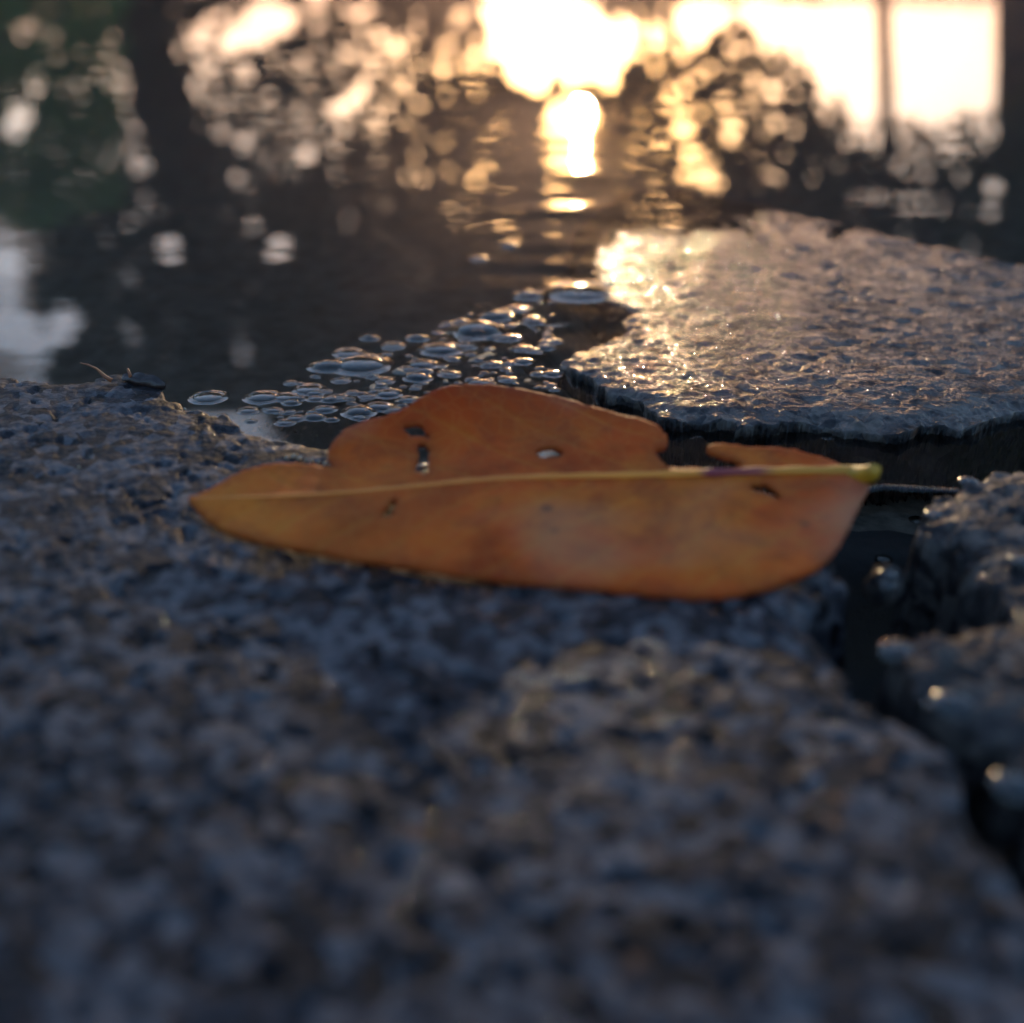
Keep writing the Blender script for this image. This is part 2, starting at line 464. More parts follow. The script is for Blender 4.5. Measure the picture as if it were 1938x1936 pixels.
def reliefC(x, y):
    far = smooth(0.066, 0.12, y)
    ys = y * 0.8
    z = 0.00010 * fbm(x, y, 0.009, 2, 31)
    z = z + (1 - far) * (0.00004 * worley(x, y, 0.00034, 3) + 0.00007 * fbm(x, y, 0.0007, 4, 4, 0.7))
    w1 = worley(x, ys, 0.0016, 8); w2 = worley(x, ys, 0.0034, 9)
    pool = smooth(-0.1, 0.25, fbm(x, y, 0.006, 2, 44))
    z = z + (0.00003 + 0.00011 * far) * w1 * (1 - 0.6 * pool) + far * 0.00016 * w2 * pool
    return z + 0.00003 * fbm(x, y, 0.0008, 3, 14, 0.6) - 0.00012 * smooth(0.2, 0.5, fbm(x, y, 0.0014, 2, 51))
build_stone('stone_slab', C_PX, M['stone_wet'], -0.0009, 1.6, 'flat wet stone slab glistening behind the leaf with a dark broken front edge',
            tilt=tiltC, relief=reliefC, seed=13, depth=0.0062, shoulder=0.0005, edge_rough=0.0007,
            under=0.0016)

# ------------------------------------------------------------------ fallen leaf
OUT = [(358, 945), (385, 975), (430, 1002), (520, 1028), (640, 1050), (760, 1070), (880, 1088), (1000, 1102), (1120, 1112), (1240, 1122),
       (1340, 1128), (1400, 1123), (1470, 1105), (1530, 1080), (1572, 1048), (1600, 1010), (1622, 965), (1640, 930), (1648, 905), (1632, 888),
       (1610, 886), (1590, 879), (1550, 863), (1490, 851), (1420, 845), (1360, 839), (1340, 842), (1342, 852), (1372, 864), (1404, 878),
       (1385, 886), (1320, 886), (1268, 884), (1250, 868), (1240, 852), (1258, 846), (1264, 832), (1255, 815), (1230, 798), (1180, 785), (1120, 770), (1060, 750),
       (1000, 736), (940, 728), (880, 726), (830, 737), (780, 762), (740, 782), (690, 797), (650, 816), (628, 842), (620, 862), (630, 882),
       (610, 880), (560, 875), (500, 879), (450, 896), (410, 920), (375, 940)]
MID = [(358, 945, .0009), (450, 943, .0011), (600, 938, .0012), (750, 926, .0013), (900, 910, .0014), (1050, 903, .0014), (1200, 902, .0013),
       (1350, 896, .0013), (1500, 893, .0013), (1600, 893, .0014), (1650, 892, .0016)]
# height of the blade above the stone at points of the photograph
CTRL = MID + [(385, 975, .0006), (520, 1028, .0005), (640, 1050, .0005), (760, 1070, .0005), (1000, 1102, .0004), (1240, 1122, .0004), (1400, 1123, .0004),
              (1530, 1080, .0006), (1600, 1010, .0009), (1640, 930, .0013),
              (620, 990, .0010), (900, 1010, .0010), (1200, 1020, .0009), (1450, 1010, .0010),
              (1590, 879, .0016), (1420, 845, .0019), (1340, 842, .0023), (1450, 870, .0015),
              (1250, 868, .0016), (1264, 832, .0023), (1180, 785, .0024), (1060, 750, .0027), (940, 728, .0034), (880, 726, .0036), (780, 762, .0030),
              (690, 797, .0024), (628, 842, .0018), (630, 882, .0010), (560, 875, .0016), (500, 879, .0015), (410, 920, .0012),
              (900, 800, .0021), (1050, 820, .0019), (800, 850, .0016), (1150, 850, .0017), (700, 880, .0012)]
ctrl_w = np.array([at(a, b, z) for a, b, z in CTRL])
def rbf_fit(P, z, eps=0.004):
    d = np.hypot(P[:, None, 0] - P[None, :, 0], P[:, None, 1] - P[None, :, 1])
    A = np.hypot(d, eps) ; n = len(P)
    A = -A + 0
    M1 = np.block([[A + np.eye(n) * 0.0004, np.ones((n, 1))], [np.ones((1, n)), np.zeros((1, 1))]])
    w = np.linalg.solve(M1, np.append(z, 0))
    return lambda q: (-np.hypot(np.hypot(q[:, None, 0] - P[None, :, 0], q[:, None, 1] - P[None, :, 1]), eps)) @ w[:-1] + w[-1]
leaf_z = rbf_fit(ctrl_w[:, :2], ctrl_w[:, 2])
def px_to_leaf(px, py):
    """walk down the line of sight until it meets the blade"""
    z = np.full(np.shape(px), 0.0015)
    for _ in range(12):
        P = at(px, py, 0.0)
        d = P - np.array([0, 0, CAMH]); t = (z - CAMH) / (-CAMH)
        Q = np.array([0, 0, CAMH]) + d * t[..., None]
        z = 0.5 * z + 0.5 * leaf_z(Q[..., :2].reshape(-1, 2)).reshape(z.shape)
    return Q
def smooth_loop(pts, sub=4, jit=0.0):
    P = np.array(pts, float); n = len(P); o = []
    for i in range(n):
        p0, p1, p2, p3 = P[(i - 1) % n], P[i], P[(i + 1) % n], P[(i + 2) % n]
        for k in range(sub):
            t = k / sub
            o.append(0.5 * (2 * p1 + (p2 - p0) * t + (2 * p0 - 5 * p1 + 4 * p2 - p3) * t * t + (3 * p1 - p0 - 3 * p2 + p3) * t ** 3))
    o = np.array(o)
    if jit: o += rng.normal(0, jit, o.shape)
    return o
HOLES = [[(762, 806), (780, 801), (800, 806), (806, 817), (812, 826), (790, 827), (772, 820)],
         [(788, 842), (800, 838), (812, 846), (810, 872), (812, 890), (798, 896), (786, 886), (792, 866)],
         [(1018, 852), (1034, 848), (1056, 850), (1066, 856), (1054, 864), (1034, 866), (1020, 862)],
         [(742, 944), (750, 948), (744, 962), (746, 972), (730, 978), (722, 970), (732, 958)],
         [(1418, 920), (1434, 914), (1456, 918), (1470, 930), (1480, 944), (1462, 938), (1440, 930)]]
def build_leaf():
    root = empty('fallen_leaf', at(1000, 950, 0.0))
    tag(root, 'orange brown fallen leaf with torn lobes and small holes lying across the stone edge', 'leaf')
    base = np.array(root.location)
    loops = [smooth_loop(OUT, 5, 0.9)] + [smooth_loop(h, 3, 1.3) for h in HOLES]
    pts, edges = [], []
    for lp in loops:
        Q = px_to_leaf(lp[:, 0], lp[:, 1]); s = len(pts)
        pts += [tuple(q[:2]) for q in Q]
        edges += [(s + i, s + (i + 1) % len(lp)) for i in range(len(lp))]
    outer = np.array(pts[:len(loops[0])])
    holes_w = []
    k = len(loops[0])
    for lp in loops[1:]:
        holes_w.append(np.array(pts[k:k + len(lp)])); k += len(lp)
    lo, hi = outer.min(0), outer.max(0)
    g = 0.00016
    gx, gy = np.meshgrid(np.arange(lo[0], hi[0], g), np.arange(lo[1], hi[1], g), indexing='ij')
    q = np.stack([gx.ravel(), gy.ravel()], 1) + rng.normal(0, g * 0.15, (gx.size, 2))
    ok = sdf(q, outer) > g * 0.6
    for h in holes_w: ok &= sdf(q, h) < -g * 0.6
    pts += [tuple(a) for a in q[ok]]
    SC = 1000.0
    res = geometry.delaunay_2d_cdt([Vector((a * SC, b * SC)) for a, b in pts], edges, [], 1, 1e-5)
    V2 = np.array([(v.x / SC, v.y / SC) for v in res[0]])
    tris = [t for t in res[2]]
    cen = np.array([V2[list(t)].mean(0) for t in tris])
    ok = sdf(cen, outer) > 0
    for h in holes_w: ok &= sdf(cen, h) < 0
    tris = np.array([t for t, o_ in zip(tris, ok) if o_])
    z = leaf_z(V2)
    # fine cockling of the dry blade and the creases of the side veins
    z = z + 0.00010 * fbm(V2[:, 0], V2[:, 1], 0.003, 3, 5)
    midw = np.array([at(a, b, c) for a, b, c in MID])
    cx = np.interp(V2[:, 0], midw[:, 0], midw[:, 1])
    dist = V2[:, 1] - cx                       # + is the far half
    u = (V2[:, 0] - midw[0, 0]) / (midw[-1, 0] - midw[0, 0])
    along = u - np.abs(dist) * 30 * np.sign(1) * (-1)
    ph = (u + np.abs(dist) * 38) * 8.5 + np.where(dist > 0, 0.35, 0.0) + 0.25 * fbm(V2[:, 0], V2[:, 1], 0.006, 2, 9)
    vein = np.exp(-((ph - np.round(ph)) / 0.05) ** 2) * smooth(0.0, 0.0006, np.abs(dist))
    z = z - 0.00003 * vein + 0.00005 * np.exp(-(dist / 0.0006) ** 2)
    # keep the blade off the stone below
    thick = 0.00022
    n = len(V2)
    top = np.column_stack([V2, z]) - base; bot = top - [0, 0, thick]
    Fc = [tuple(t) for t in tris]
    # make all face upward
    def up(t):
        a, b, c = (V2[i] for i in t)
        return ((b[0] - a[0]) * (c[1] - a[1]) - (b[1] - a[1]) * (c[0] - a[0])) > 0
    Fc = [t if up(t) else (t[0], t[2], t[1]) for t in Fc]
    cnt = {}
    for t in Fc:
        for a, b in ((t[0], t[1]), (t[1], t[2]), (t[2], t[0])): cnt[(a, b)] = 1
    side = [(b, a, a + n, b + n) for (a, b) in cnt if (b, a) not in cnt]
    faces = Fc + [(t[0] + n, t[2] + n, t[1] + n) for t in Fc] + side
    me = bpy.data.meshes.new('blade'); me.from_pydata(np.vstack([top, bot]).tolist(), [], faces); me.update()
    me.polygons.foreach_set('use_smooth', [True] * len(me.polygons))
    ats = me.attributes.new('vein', 'FLOAT', 'POINT'); ats.data.foreach_set('value', np.tile(vein, 2).astype(np.float32))
    atu = me.attributes.new('along', 'FLOAT', 'POINT'); atu.data.foreach_set('value', np.tile(u, 2).astype(np.float32))
    es = sdf(V2, outer)
    for h in holes_w: es = np.minimum(es, -sdf(V2, h))
    ate = me.attributes.new('rim', 'FLOAT', 'POINT'); ate.data.foreach_set('value', np.tile(np.exp(-np.abs(es) / 0.00035), 2).astype(np.float32))
    atd = me.attributes.new('side', 'FLOAT', 'POINT'); atd.data.foreach_set('value', np.tile(dist * 100, 2).astype(np.float32))
    # blade material
    t = NT('dry_leaf')
    def attr(nm):
        nd = t.add('ShaderNodeAttribute'); nd.attribute_name = nm; return nd.outputs['Fac']
    n1 = t.noise(170, 4, 0.55); n2 = t.noise(420, 3, 0.6)
    base_c = t.ramp(n1, [(0.32, (0.36, 0.05, 0.010)), (0.48, (0.68, 0.115, 0.016)), (0.60, (0.72, 0.175, 0.022))])
    base_c = t.mix(t.math('MULTIPLY', t.ramp(n2, [(0.5, (0, 0, 0)), (0.72, (1, 1, 1))]), 0.35), base_c, (0.34, 0.09, 0.02))
    # the tip end is more ochre, the far lobe redder
    base_c = t.mix(t.math('MULTIPLY', t.math('SUBTRACT', 0.45, attr('along'), True), 1.0), base_c, (0.80, 0.27, 0.035))
    base_c = t.mix(t.math('MULTIPLY', t.math('SUBTRACT', attr('side'), 0.12, True), 1.6, True), base_c, (0.50, 0.06, 0.008))
    base_c = t.mix(t.math('MULTIPLY', attr('vein'), 0.16), base_c, (0.72, 0.36, 0.05))
    base_c = t.mix(t.math('MULTIPLY', attr('rim'), 0.6), base_c, (0.30, 0.05, 0.012))
    sp = t.ramp(t.voro(330), [(0.05, (1, 1, 1)), (0.13, (0, 0, 0))]); sm = t.ramp(t.noise(200, 2), [(0.56, (0, 0, 0)), (0.60, (1, 1, 1))])
    base_c = t.mix(t.math('MULTIPLY', t.math('MULTIPLY', sp, sm), 0.8), base_c, (0.10, 0.03, 0.015))
    blot = t.ramp(t.noise(260, 5, 0.7, dist=0.6), [(0.52, (0, 0, 0)), (0.66, (1, 1, 1))])
    base_c = t.mix(t.math('MULTIPLY', blot, 0.6), base_c, (0.36, 0.07, 0.02))
    net = t.ramp(t.voro(1000, 'DISTANCE_TO_EDGE'), [(0.02, (1, 1, 1)), (0.10, (0, 0, 0))])
    base_c = t.mix(t.math('MULTIPLY', net, 0.07), base_c, (0.80, 0.42, 0.10))
    pale = t.ramp(t.noise(90, 2), [(0.56, (0, 0, 0)), (0.72, (1, 1, 1))])
    base_c = t.mix(t.math('MULTIPLY', pale, 0.34), base_c, (0.50, 0.33, 0.24))
    d = t.add('ShaderNodeBsdfPrincipled'); t.link(base_c, d.inputs['Base Color'])
    d.inputs['Roughness'].default_value = 0.5; d.inputs['Specular IOR Level'].default_value = 0.08
    t.link(t.bump(t.math('ADD', n2, t.noise(1500, 3)), 0.00005, 0.7), d.inputs['Normal'])
    tl = t.add('ShaderNodeBsdfTranslucent'); t.link(t.mix(1.0, base_c, (1.0, 0.55, 0.35), 'MULTIPLY'), tl.inputs[0])
    mx = t.add('ShaderNodeMixShader'); mx.inputs[0].default_value = 0.35
    t.link(d.outputs[0], mx.inputs[1]); t.link(tl.outputs[0], mx.inputs[2]); t.link(mx.outputs[0], t.out.inputs[0])
    me.materials.append(t.m)
    o = bpy.data.objects.new('blade', me); C.objects.link(o); o.parent = root
    # midrib: a raised cord tapering to the tip
    mxs = np.linspace(MID[0][0] + 6, MID[-1][0], 60)
    mp = np.stack([mxs, np.interp(mxs, [m[0] for m in MID], [m[1] for m in MID])], 1)
    ker = np.ones(7) / 7; mp[3:-3, 1] = np.convolve(mp[:, 1], ker, 'valid')
    Q = px_to_leaf(mp[:, 0], mp[:, 1]); Q[:, 2] = leaf_z(Q[:, :2])
    nn = len(Q)
    rad = [(0.00008 + 0.00020 * (i / nn)) * (1 + 0.12 * math.sin(i * 1.7)) for i in range(nn)]
    path = [(q[0] - base[0], q[1] - base[1], q[2] - base[2] + 0.00002) for q in Q]
    tm = NT('leaf_midrib')
    sx = tm.add('ShaderNodeSeparateXYZ'); tm.link(tm.tc.outputs['Generated'], sx.inputs[0])
    cr = tm.ramp(sx.outputs[0], [(0.0, (0.66, 0.19, 0.022)), (0.45, (0.66, 0.18, 0.016)), (0.62, (0.74, 0.23, 0.015)), (0.735, (0.68, 0.22, 0.015)), (0.755, (0.20, 0.02, 0.03)),
                                 (0.83, (0.28, 0.05, 0.03)), (0.86, (0.60, 0.21, 0.015)), (1.0, (0.46, 0.21, 0.012))])
    bb = tm.add('ShaderNodeBsdfPrincipled'); tm.link(cr, bb.inputs['Base Color']); bb.inputs['Roughness'].default_value = 0.55
    tm.link(bb.outputs[0], tm.out.inputs[0])
    tube_obj('midrib', path, rad, tm.m, root, 10, 0.04)
    # stalk stub: snapped short, yellow green, turning up to the far side
    st = [(1585, 894, .0013), (1612, 896, .0014), (1632, 899, .0015), (1648, 897, .0018), (1657, 888, .0024)]
    sp = [tuple(at(a, b, z_) - base) for a, b, z_ in st]
    tube_obj('stalk', sp, [0.0003, 0.00038, 0.00046, 0.00044, 0.00026], plain('leaf_stalk', (0.42, 0.21, 0.012), 0.5, 1500, 0.25), root, 14, 0.05)
build_leaf()

# ------------------------------------------------------------------ husk and fibre on the far rim of the near stone
def build_husk():
    c = at(277, 722, 0.0)
    root = empty('seed_husk', c); tag(root, 'shiny dark seed husk with a short brown stub on the stone rim at the water', 'seed husk')
    # half open shell: ellipsoid stretched in x with a split line
    V, Fc = [], []
    nu, nv = 28, 14
    for i in range(nv + 1):
        for j in range(nu):
            a = 2 * math.pi * j / nu; b = math.pi * i / nv
            x = math.cos(b); rr = math.sin(b) ** 0.8
            yy = rr * math.cos(a); zz = rr * math.sin(a)
            V.append((x * 0.0014, yy * 0.00045 * (1 - 0.2 * x), 0.0002 + zz * 0.00036 * (1 + 0.3 * x) + 0.00006 * math.sin(9 * x + 2 * a) * rr - 0.00012 * x * x + 0.00012 * math.exp(-((abs(a - math.pi / 2)) / .15) ** 2)))
    for i in range(nv):
        for j in range(nu):
            Fc.append((i * nu + j, i * nu + (j + 1) % nu, (i + 1) * nu + (j + 1) % nu, (i + 1) * nu + j))
    o = from_py('shell', V, Fc, plain('husk_shell', (0.03, 0.018, 0.016), 0.34, 1500, 0.6, 0.0002), root)
    o.rotation_euler = (0, R(8), R(-10))
    br = plain('brown_fibre', (0.26, 0.09, 0.04), 0.5)
    tube_obj('stub', [(-.0007, 0, .0003), (-.00072, -.0001, .0006), (-.00080, -.0001, .0010)], [.00016, .00010, .00006], br, root, 8)
    c2 = at(205, 722, 0.0)
    f = tube_obj('plant_fibre', [(0.0003, 0, .0002), (0, 0, .0004), (-.0006, .0002, .0009), (-.0011, .0002, .00115), (-.0015, .0002, .00125)],
                 [.00014, .00012, .00007, .00006, .00003], br, None, 8)
    f.location = c2; tag(f, 'thin brown curved fibre sticking up from the stone rim beside the husk', 'plant fibre')
build_husk()

# ------------------------------------------------------------------ bubbles and droplets
def dome(name, hr=0.35, skirt=True):
    prof = []
    for k in range(9):
        a = k / 8; prof.append((math.sin(a * math.pi / 2), hr * math.cos(a * math.pi / 2)))
    prof = [(r, max(z, 0.02)) for r, z in prof]
    if skirt:
        prof += [(1.06, 0.075), (1.14, 0.045), (1.26, 0.018), (1.45, 0.0)]
    else:
        prof[-1] = (1.0, -0.05)
    seg = 28; V = [(0, 0, hr)]; Fc = []
    for r, z in prof[1:]:
        for j in range(seg):
            a = 2 * math.pi * j / seg; V.append((r * math.cos(a), r * math.sin(a), z))
    for j in range(seg): Fc.append((0, 1 + j, 1 + (j + 1) % seg))
    for i in range(len(prof) - 2):
        for j in range(seg):
            a = 1 + i * seg + j; b = 1 + i * seg + (j + 1) % seg
            Fc.append((a, a + seg, b + seg, b))
    me = bpy.data.meshes.new(name); me.from_pydata(V, [], Fc); me.update()
    me.polygons.foreach_set('use_smooth', [True] * len(me.polygons)); me.materials.append(M['bubble'])
    return me
bub = [dome('bubble', 0.24), dome('bubble', 0.36), dome('bubble', 0.18), dome('bubble', 0.14)]
def put_bubble(px, py, w, label, group=None, i=0, z=None):
    c = at(px, py, WZ if z is None else z); zd = (c - [0, 0, CAMH]) @ FW
    r = 0.5 * w / F_ * zd / 1.1
    o = bpy.data.objects.new('water_bubble', bub[i if i == 3 else i % 3]); C.objects.link(o)
    o.location = (c[0], c[1], c[2] + 0.00001); o.scale = (r, r * random.uniform(0.8, 1.05), r)
    o.rotation_euler = (0, 0, random.uniform(-.5, .5))
    return tag(o, label, 'bubble', group)
GB = 'bubbles on the water behind the leaf'
BL = [(684, 690, 98), (622, 694, 66), (585, 737, 52), (660, 668, 50), (790, 640, 40), (745, 655, 40), (835, 662, 70), (905, 625, 90), (880, 655, 44),
      (800, 690, 52), (700, 640, 34), (540, 752, 44), (498, 752, 60), (560, 755, 34), (395, 752, 60), (615, 775, 40), (680, 780, 56), (640, 752, 36),
      (735, 745, 46), (790, 715, 50), (850, 708, 40), (960, 640, 46), (938, 600, 60), (980, 585, 40), (905, 490, 34), (962, 465, 30), (840, 745, 30),
      (720, 770, 50), (595, 790, 40), (540, 800, 34), (470, 778, 34), (1010, 610, 40), (990, 660, 36), (930, 690, 40), (1000, 560, 54)]
for i, (x, y, w) in enumerate(BL):
    sz = 'widest' if w >= 98 else 'broad' if w >= 60 else 'medium' if w >= 44 else 'small'
    pl = ('by the near stone rim left of the leaf lobe' if x < 560 else 'just behind the left shoulder of the leaf lobe' if x < 720 else
          'above the crest of the leaf lobe' if x < 900 else 'toward the dark corner of the wet slab')
    if (x, y) in ((905, 490), (962, 465)): pl = 'alone on open dark water, %s of two' % ('left' if x < 930 else 'right')
    rk = ', farther row' if y < 680 else ', nearer row'
    put_bubble(x, y, w, sz + ' clear bubble ' + pl + (rk if 'alone' not in pl else ''), GB, i)
put_bubble(1100, 552, 120, 'large flat dome standing in for a ring of water at the broken left corner of the wet slab', None, 3)  # flat dome in place of a water ring, shaped so its near side brightens
nb = 0
while nb < 240:
    x = random.uniform(420, 1050); y = random.uniform(545, 800)
    q = at(x, y, WZ)[:2]
    if y < 800 - (x - 420) * 0.46 + 45 + 20 or y < 560: 
        if not (y > 790 - (x - 400) * 0.38 - 10): continue
    if x < 600 and y > 810: continue
    w = random.choice([10, 11, 12, 14, 16, 20, 24, 32])
    put_bubble(x, y, w, 'tiny clear bubble on the shallow water behind the leaf lobe', 'tiny bubbles on the water behind the leaf', nb); nb += 1
DR = [(1672, 1058, 'water droplet catching the sun in the dark crack, uppermost of three'), (1680, 1088, 'water droplet catching the sun in the dark crack, middle of three'),
      (1678, 1106, 'water droplet catching the sun in the dark crack, lowest of three'),
      (1703, 1236, 'lone droplet glinting orange where the crack narrows'), (1790, 1338, 'orange glinting droplet at the crack edge, first of a touching pair'),
      (1806, 1334, 'orange glinting droplet at the crack edge, second of a touching pair'),
      (1908, 1634, 'large blurred orange droplet low beside the crack'), (1922, 1490, 'pale orange droplet at the frame edge beside the crack'),
      (1832, 912, 'bright yellow droplet on the rim of the brownish stone'), (1735, 985, 'dull orange droplet at the corner of the brownish stone')]
def pebble():  # added stone that lifts the crack droplets out of the shade
    c = at(1676, 1090, -0.0012); V, Fc = [], []
    nu, nv = 30, 16
    for i in range(nv + 1):
        for j in range(nu):
            a = 2 * math.pi * j / nu; b = math.pi * i / nv
            k = 1 + 0.25 * math.sin(2 * a + 1) * math.sin(b) + 0.12 * math.sin(5 * a + 3 * b)
            V.append((math.sin(b) * math.cos(a) * .0007 * k, math.sin(b) * math.sin(a) * .0011 * k, math.cos(b) * .0009 * k - .0005))
    for i in range(nv):
        for j in range(nu): Fc.append((i * nu + j, (i + 1) * nu + j, (i + 1) * nu + (j + 1) % nu, i * nu + (j + 1) % nu))
    o = from_py('pebble', V, Fc, M['stone_side']); o.location = c
    tag(o, 'dark wet pebble added in the black crack to hold three droplets up to the sun', 'pebble')
    return o
pb = pebble(); bpy.context.view_layer.update()
DR += [(1768, 975, 'faint orange droplet near the left corner of the brownish stone'), (1930, 1062, 'orange droplet on the brownish stone near the frame edge'),
       (797, 850, 'upper tiny droplet added as a sparkle in the narrow hole in the leaf'), (799, 882, 'lower tiny droplet added as a sparkle in the narrow hole in the leaf')]  # the two in the leaf hole are added to sparkle like reflected sky
dd = dome('droplet', 0.4, False); dd.materials.clear(); dd.materials.append(M['droplet'])
from mathutils.bvhtree import BVHTree
trees_ = []
for o in [o for o in C.objects if o.name.startswith(('stone_slab', 'ground'))]:
    trees_.append(BVHTree.FromPolygons([v.co.copy() for v in o.data.vertices], [tuple(p.vertices) for p in o.data.polygons]))
trees_.append(BVHTree.FromPolygons([pb.matrix_world @ v.co for v in pb.data.vertices], [tuple(p.vertices) for p in pb.data.polygons]))
def rest(x, y):
    o_ = Vector((0, 0, CAMH)); d = (Vector(at(x, y, 0)) - o_).normalized(); b = None
    for t in trees_:
        h = t.ray_cast(o_, d)
        if h[0] is not None and (b is None or h[3] < b[3]): b = h
    return b[0]
for (x, y, lab) in DR:
    c = rest(x, y); o = bpy.data.objects.new('water_droplet', dd); C.objects.link(o)
    o.location = c; o.scale = (0.0009 if y > 1200 else 0.0005 if x > 900 else 0.0003,) * 3; tag(o, lab, 'droplet', 'sunlit droplets beside the crack')

# ------------------------------------------------------------------ trees beyond the puddle, mirrored by it
def hole_list():
    H = []
    def zone(x0, x1, y0, y1, n, r0, r1):
        for _ in range(n): H.append((random.uniform(x0, x1), random.uniform(y0, y1), random.uniform(r0, r1)))
    zone(390, 720, 0, 130, 44, 5, 12); zone(390, 720, 100, 250, 50, 4, 9); zone(390, 600, 230, 340, 22, 5, 9)
    zone(30, 250, 40, 170, 40, 5, 11); zone(80, 290, 150, 320, 26, 4, 9)
    zone(690, 950, 10, 150, 40, 5, 10)
    zone(1190, 1600, 0, 110, 60, 6, 13); zone(1230, 1600, 110, 260, 46, 5, 10)
    zone(1690, 1890, 190, 330, 36, 6, 12); zone(1240, 1480, 220, 300, 7, 4, 6)
    zone(340, 400, 40, 140, 6, 5, 9)
    zone(330, 400, 20, 340, 26, 5, 10); zone(195, 250, 10, 170, 18, 5, 10); zone(1600, 1890, 225, 275, 26, 7, 15)
    zone(390, 760, 0, 300, 60, 4, 8); zone(200, 1000, 0, 420, 70, 3, 7); zone(0, 300, 150, 480, 40, 4, 8)
    zone(250, 960, 0, 430, 60, 4, 8); zone(1180, 1900, 200, 460, 40, 4, 8)
    H += [(580, 285, 25), (455, 320, 22), (425, 395, 11), (530, 460, 26), (515, 475, 16), (320, 460, 34), (245, 515, 11), (480, 420, 10), (660, 190, 24), (685, 165, 22), (635, 205, 20),
          (430, 80, 30), (760, 162, 13), (1340, 335, 18), (1320, 330, 14), (1300, 325, 12), (1360, 340, 12), (1660, 365, 15), (1690, 375, 16), (1720, 380, 15), (1750, 378, 14), (1785, 385, 12),
          (1880, 350, 26), (1875, 395, 18), (1470, 330, 12), (1455, 325, 10), (1370, 185, 15), (1380, 245, 13), (1465, 170, 18), (1468, 225, 14), (1770, 240, 16), (1790, 290, 14),
          (8, 500, 68), (10, 540, 54), (20, 620, 92), (60, 650, 78), (120, 600, 56), (110, 620, 50), (235, 610, 13), (250, 630, 13), (440, 600, 12), (455, 660, 16), (440, 630, 12),
          (40, 210, 40), (20, 240, 40), (1305, 285, 16), (1230, 150, 12), (1245, 75, 15), (940, 90, 20), (900, 100, 16), (880, 110, 12), (770, 330, 8)]
    return H
HL = np.array(hole_list()); HS = 0.5
# open sky: (cx, cy, rx, ry)
OPEN = [(1055, 60, 125, 85), (1120, 100, 70, 45), (1083, 230, 44, 25), (1010, 20, 80, 70), (520, 15, 55, 38), (480, 55, 45, 30), (430, 82, 30, 22),
        (1500, 30, 120, 42), (1600, 90, 75, 90), (1640, 160, 60, 60), (1780, 110, 110, 95), (1650, 190, 50, 28), (1750, 170, 70, 45), (1838, 150, 40, 55), (1310, 30, 28, 36), (1390, 8, 60, 20)]
def open_mask(px, py, pad):
    m = np.zeros(len(px), bool)
    wob = 60 * vnoise(px / 34, py / 34, 4) + 30 * vnoise(px / 15, py / 15, 9)
    for cx, cy_, rx, ry in OPEN:
        m |= ((px - cx) / (rx + pad + wob)) ** 2 + ((py - cy_) / (ry + pad + wob)) ** 2 < 1
    for cx, cy_, r in HL:
        m |= (px - cx) ** 2 + (py - cy_) ** 2 < (r * HS + pad * 0.6) ** 2
    return m

def make_crown(name, x0, x1, y0, y1, n, D0, D1, size, mat, parent, origin, respect=True, top=None):
    """leaves through the crown's volume; the pattern of gaps is the tree's own"""
    px = rng.uniform(x0, x1, n); py = rng.uniform(y0, y1, n)
    # soft, uneven outline
    cxm, cym = (x0 + x1) / 2, (y0 + y1) / 2
    e = ((px - cxm) / ((x1 - x0) / 2)) ** 4 + ((py - cym) / ((y1 - y0) / 2)) ** 6
    keep = e < 1 + 0.5 * vnoise(px / 60, py / 60, 3) * 2
    if respect: keep &= ~open_mask(px, py, size / D0 * F_ * 0.5)
    px, py = px[keep], py[keep]; n = len(px)
    X = (px - 969) / F_; Y = (py - 968) / F_
    d = FW + X[:, None] * RT - Y[:, None] * UP
    d[:, 2] *= -1; d /= np.linalg.norm(d, axis=1)[:, None]
    D = rng.uniform(D0, D1, n)
    P = d * D[:, None]
    P -= np.array(origin)
    a = rng.normal(size=(n, 3)); a /= np.linalg.norm(a, axis=1)[:, None]
    b = rng.normal(size=(n, 3)); b -= (a * b).sum(1)[:, None] * a; b /= np.linalg.norm(b, axis=1)[:, None]
    nrm = np.cross(a, b)
    s = (size * 1.5 * rng.uniform(0.6, 1.25, n))[:, None]
    v0 = P - a * s * 0.5; v2 = P + a * s * 0.5
    v1 = P + b * s * 0.27 + nrm * s * 0.08; v3 = P - b * s * 0.27 + nrm * s * 0.08
    V = np.stack([v0, v1, v2, v3], 1).reshape(-1, 3)
    return mesh_obj(name, V, np.arange(4 * n).reshape(-1, 4), mat, parent, flat=True)

def ray_at(px, py, D):
    az, el = azel(px, py)
    return Vector((math.sin(az) * D, math.cos(az) * D, math.tan(el) * D))

